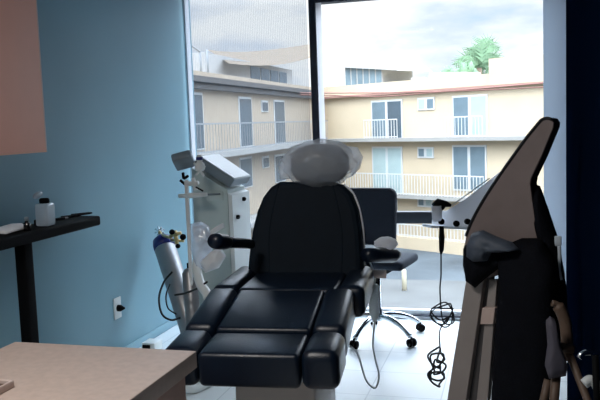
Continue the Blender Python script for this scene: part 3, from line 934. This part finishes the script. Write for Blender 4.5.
MB().box(LX - 9, LX, 16, 47.4, GZ, 3.75).build('wing_wall', M['cream_l'], bg, 'dull cream left wing')
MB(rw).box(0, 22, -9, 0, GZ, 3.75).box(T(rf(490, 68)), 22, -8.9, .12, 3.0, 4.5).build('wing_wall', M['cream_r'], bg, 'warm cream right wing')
ev = MB()
ev.box(LX, LX + .45, 16, 47.1, 3.28, 3.5).box(LX, LX + .3, 16, 47.2, 3.02, 3.2)
ev.build('eave', M['eave'], bg, 'grey double eave of the left wing')
MB(rw).box(.3, 22, 0, .3, 3.02, 3.14).build('eave', M['eave_r'], bg, 'rosy eave line of the right wing')
for z in (.5, -2.75):
    MB().box(LX, LX + 1.0, 16, 46.6, z - .22, z).build('balcony_slab', M['slab'], bg)
    MB(rw).box(.9, 22, 0, .7, z - .20, z).build('balcony_slab', M['slab'], bg)


def left_window(x0, x1, y0, y1, mt):
    xm, ym = (x0 + x1) / 2, (y0 + y1) / 2
    ya, yb_ = lf(x0, ym).y, lf(x1, ym).y
    za, zb = lf(xm, y1).z, lf(xm, y0).z
    f = MB().box(LX, LX + .05, ya - .08, yb_ + .08, za, zb + .1).build('window', M['win_frame'], bg)
    MB().box(LX + .051, LX + .06, ya, yb_, za + .05, zb).build('pane', mt, f)


for a in ((193.5, 202, 95, 150), (239.5, 251, 99, 147), (274.5, 284, 102, 143.5)):
    left_window(*a, M['win_dark'])
left_window(261.5, 267, 102.5, 112, M['win_dark'])
left_window(240, 251, 159, 188, M['win_dark'])
left_window(262.5, 268, 158, 168, M['win_dark'])
left_window(275, 284, 156, 182, M['win_dark'])


def right_window(x0, x1, y0, y1, mats, nsplit=2):
    xm, ym = (x0 + x1) / 2, (y0 + y1) / 2
    ta, tb = T(rf(x0, ym)), T(rf(x1, ym))
    za, zb = rf(xm, y1).z, rf(xm, y0).z
    f = MB(rw).box(ta, tb, 0, .06, za, zb).build('window', M['win_frame'], bg)
    w = (tb - ta) / nsplit
    for k in range(nsplit):
        MB(rw).box(ta + k * w + .09, ta + (k + 1) * w - .09, .061, .075, za + .09, zb - .1).build('pane', mats[k % len(mats)], f)


right_window(372, 403, 100, 140, [M['win_blue'], M['win_dark']])
right_window(418, 435, 97.5, 110, [M['win_pale'], M['win_blue']])
right_window(453, 488, 95, 137, [M['win_blue'], M['win_pale']])
right_window(373, 403, 146.5, 194, [M['win_pale'], M['win_pale']])
right_window(418, 434, 147, 158, [M['win_blue'], M['win_pale']])
right_window(453, 487, 145, 191, [M['win_blue'], M['win_blue']])
right_window(418, 433, 195.5, 207, [M['win_blue'], M['win_pale']])
right_window(373, 398, 199, 240, [M['win_pale']])


def railing(mb, xa, xb, y, z0, z1, step=.16, r=.02):
    mb.box(xa, xb, y - .03, y + .03, z1 - .06, z1)
    mb.box(xa, xb, y - .02, y + .02, z0 + .05, z0 + .1)
    n = int((xb - xa) / step)
    for k in range(n + 1):
        x = xa + (xb - xa) * k / n
        mb.box(x - r, x + r, y - r, y + r, z0, z1)


for (x0, x1, ytop, ybot) in ((371, 404, 116.5, 137.5), (452, 489, 114, 135), (336, 490, 168, 193)):
    xm = (x0 + x1) / 2
    mb = MB(rw)
    railing(mb, T(rf(x0, ybot)), T(rf(x1, ybot)), .62, {137.5: .5, 135: .5, 193: -2.75}[ybot], {137.5: 1.6, 135: 1.6, 193: -1.55}[ybot], .2, .014)
    mb.build('balcony_railing', M['rail_white'], bg)
mb = MB(rw)
railing(mb, 5.2, 16, 1.6, -4.95, -4.25, .22, .016)
mb.build('garden_railing', M['rail_white'], bg)
MB(rw).box(5.0, 18, 1.45, 1.75, GZ, -4.95).build('garden_wall', M['cream_r'], bg)
mb = MB(lambda p: V((LX + .95 - p.y, p.x, p.z)))
railing(mb, 22, 46, 0, .5, 1.66, .3, .008)
mb.build('balcony_railing', M['rail_grey'], bg, 'thin grey railing of the left wing')
# roof structures
MB().box(LX - 6, LX - 1.6, 33, 47.4, 3.5, 4.95).build('rooftop_room', M['white_ext'], bg, 'white rooftop room on the left wing')
ya, yb_ = on(250, 77, (LX - 1.6, 0, 0), LN).y, on(287, 79, (LX - 1.6, 0, 0), LN).y
for k in range(4):
    w = (yb_ - ya) / 4
    MB().box(LX - 1.6, LX - 1.57, ya + k * w + .1, ya + (k + 1) * w - .1, 4.0, 4.7).build('rooftop_window', M['win_dark'], bg)
RP = LP - RN * 1.2
rg_ = lambda x, y: on(x, y, RP, RN)
s0, s1 = T(rg_(345, 70)), T(rg_(382, 70))
zt = rg_(364, 60).z
MB(rw).box(s0, s1, -4.2, -1.2, 3.7, zt - .3).build('sunroom', M['white_ext'], bg, 'white glazed rooftop sunroom')
MB(rw)._put([(s0 - .3, -.9, zt - .3), (s1 + 1.4, -.9, zt - .85), (s1 + .2, -.9, zt), (s0 - .3, -.9, zt - .05),
             (s0 - .3, -4.4, zt - .3), (s1 + 1.4, -4.4, zt - .85), (s1 + .2, -4.4, zt), (s0 - .3, -4.4, zt - .05)],
            [(0, 1, 2, 3), (4, 5, 6, 7), (0, 1, 5, 4), (1, 2, 6, 5), (2, 3, 7, 6), (3, 0, 4, 7)], False).build('sunroom_roof', M['white_ext'], bg)
sr = MB(rw)
for k in range(6):
    w = (s1 - s0) / 6
    sr.box(s0 + k * w + .06, s0 + (k + 1) * w - .06, -1.2, -1.17, 3.8, zt - .4)
sr.build('sunroom_glazing', M['win_blue'], bg)
rb = MB(rw)
for (x0, x1, h) in ((398, 412, 3.95), (416, 428, 4.15), (434, 450, 4.05)):
    rb.box(T(rf(x0, 75)), T(rf(x1, 75)), -3, -1.2, 3.7, h)
rb.build('rooftop_block', M['white_ext'], bg)
# shade sail on the left roof
sl_ = thing('shade_sail', (-13, 40, 3.75), 'tan shade sail stretched over the roof terrace of the left wing', 'canopy')
up_e = [(207, 49.5), (225, 51.5), (250, 51.5), (280, 48.5), (311, 44)]
dn_e = [(229, 63.5), (245, 65), (265, 65.5), (285, 64), (311, 58)]
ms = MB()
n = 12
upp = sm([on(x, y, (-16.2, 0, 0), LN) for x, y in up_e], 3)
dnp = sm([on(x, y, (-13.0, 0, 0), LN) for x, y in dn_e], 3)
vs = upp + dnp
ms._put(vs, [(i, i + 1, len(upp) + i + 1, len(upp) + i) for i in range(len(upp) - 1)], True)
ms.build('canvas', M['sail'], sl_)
mp = MB()
for (x, y) in ((200, 52), (207, 49.5)):
    q = on(x, y, (-13.2, 0, 0), LN)
    mp.tube([(q.x, q.y, 3.75), q], .05, 8)
a, b_ = on(190, 45, (-13.2, 0, 0), LN), on(200, 52, (-13.2, 0, 0), LN)
mp.tube([a, b_], .03, 8)
mp.build('mast', M['rail_grey'], sl_)
# palm
pc_ = at(479, 68, 56)
pt = thing('palm_tree', (pc_.x, pc_.y, GZ), 'pale green palm tree rising behind the roof of the right wing', 'tree')
MB().tube([(pc_.x, pc_.y, GZ), (pc_.x + .2, pc_.y, 0), (pc_.x, pc_.y, pc_.z)], [.3, .25, .2], 10).build('trunk', M['palm_trunk'], pt)
fm = MB()
rnd = random.Random(4)
fr_axes = [(-25, -6), (-21, 3), (-16, 8), (-10, -16), (-8, -24), (0, -30), (8, -22), (12, -31), (16, -22), (20, -14), (26, -12), (30, -8), (14, 6), (3, -18), (-4, 2), (6, 2)]
for (dx, dy) in fr_axes:
    c = pc_ + fw * rnd.uniform(-1, 1)
    tip = c + rt * dx * 1.05 * 56 / 760 + up * (-dy) * 56 / 760
    mid = c.lerp(tip, .55) + V((0, 0, .55))
    line = sm([c, mid, tip - V((0, 0, .3))], 7)
    for i in range(2, len(line)):
        d = (line[i] - line[i - 1]).normalized()
        s2 = d.cross(fw).normalized()
        for s_ in (-1, 1):
            ll = .95 * math.sin(math.pi * min(1, (i + 1) / len(line)) * .85 + .2)
            e_ = line[i] + s2 * s_ * ll * .8 + d * ll * .6 - V((0, 0, ll * .25)) + fw * rnd.uniform(-.2, .2)
            fm._put([line[i - 1], line[i], e_], [(0, 1, 2)], False)
fm.build('fronds', M['palm'], pt)
sh = MB()
for k in range(9):
    x = 447 + k * 3.4
    sh.blob(at(x, 77 - rnd.uniform(0, 5), 47), (.28, .28, .3 + rnd.uniform(0, .25)), 10, 7, .8, 9, k)
tag(sh.build('rooftop_shrub', M['palm']), 'low row of pale shrubs on the roof left of the palm', 'shrub')
# overhead wires
for k, (pts, lab) in enumerate(((((322, 95), (380, 96.5), (450, 91), (545, 83)), 'upper overhead wire crossing the right view'), (((322, 93), (400, 92.5), (470, 90.5), (545, 87)), 'lower overhead wire crossing the right view'))):
    tag(MB().tube(sm([at(x, y, 30) for x, y in ([(300, pts[0][1])] + list(pts) + [(570, pts[-1][1] - 1)])], 5), .022, 6).build('overhead_wire', M['cable_dark']), lab, 'wire', 'overhead wires outside')
bq0 = on(404.5, 293, (0, 0, GZ), (0, 0, 1))
tag(MB().lathe((bq0.x, bq0.y, GZ), [(.1, 0), (.1, .9), (.09, .97), (.03, 1.0)], 16).build('bollard', M['amber']), 'cream bollard on the street below the window', 'bollard')

# ------------------------------------------------------------------ light
w = bpy.data.worlds.new('sky')
scene.world = w
w.use_nodes = True
nt = w.node_tree
bgd = nt.nodes['Background']
tc = nt.nodes.new('ShaderNodeTexCoord')
mp = nt.nodes.new('ShaderNodeMapping')
mp.inputs['Scale'].default_value = (1.3, 1.3, 4.2)
mp.inputs['Location'].default_value = (.35, .1, .32)
nz = nt.nodes.new('ShaderNodeTexNoise')
nz.inputs['Scale'].default_value = 3.4
nz.inputs['Detail'].default_value = 7
nz.inputs['Roughness'].default_value = .55
cr_ = nt.nodes.new('ShaderNodeValToRGB')
els = cr_.color_ramp.elements
els[0].position = .33
els[0].color = (.45, .66, .97, 1)
els[1].position = .62
els[1].color = (1.05, 1.07, 1.1, 1)
e2 = els.new(.47)
e2.color = (.70, .79, .95, 1)
nt.links.new(tc.outputs['Generated'], mp.inputs['Vector'])
nt.links.new(mp.outputs[0], nz.inputs['Vector'])
nt.links.new(nz.outputs['Fac'], cr_.inputs['Fac'])
sp = nt.nodes.new('ShaderNodeSeparateXYZ')
nt.links.new(tc.outputs['Generated'], sp.inputs[0])
mr = nt.nodes.new('ShaderNodeMapRange')       # brighter higher up in the clouds
mr.inputs['From Min'].default_value = .15
mr.inputs['From Max'].default_value = .6
mr.inputs['To Min'].default_value = .78
mr.inputs['To Max'].default_value = 6.5
nt.links.new(sp.outputs['Z'], mr.inputs['Value'])
nt.links.new(cr_.outputs['Color'], bgd.inputs['Color'])
nt.links.new(mr.outputs[0], bgd.inputs['Strength'])


def area(name, loc, look, size, power, color, sizey=None):
    l = bpy.data.lights.new(name, 'AREA')
    l.energy = power
    l.color = color
    l.size = size
    if sizey:
        l.shape = 'RECTANGLE'
        l.size_y = sizey
    o = bpy.data.objects.new(name, l)
    col.objects.link(o)
    o.location = loc
    o.rotation_euler = (V(look) - V(loc)).to_track_quat('-Z', 'Y').to_euler()
    return o


area('fill_lamp', (-1.3, 1.0, ZC - .035), (-1.3, 1.0, 0), .55, 26, (1, .95, .9))  # added fill lamp that lifts the interior, no known fixture
s = bpy.data.lights.new('sun', 'SUN')
s.energy = 1.0
s.angle = R(6)
s.color = (1, .96, .9)
so = bpy.data.objects.new('sun', s)
col.objects.link(so)
so.rotation_euler = V((-.35, .75, -.75)).to_track_quat('-Z', 'Y').to_euler()

scene.view_settings.view_transform = 'Standard'
scene.view_settings.look = 'None'
scene.view_settings.exposure = .6
scene.cycles.max_bounces = 10
scene.cycles.transparent_max_bounces = 16
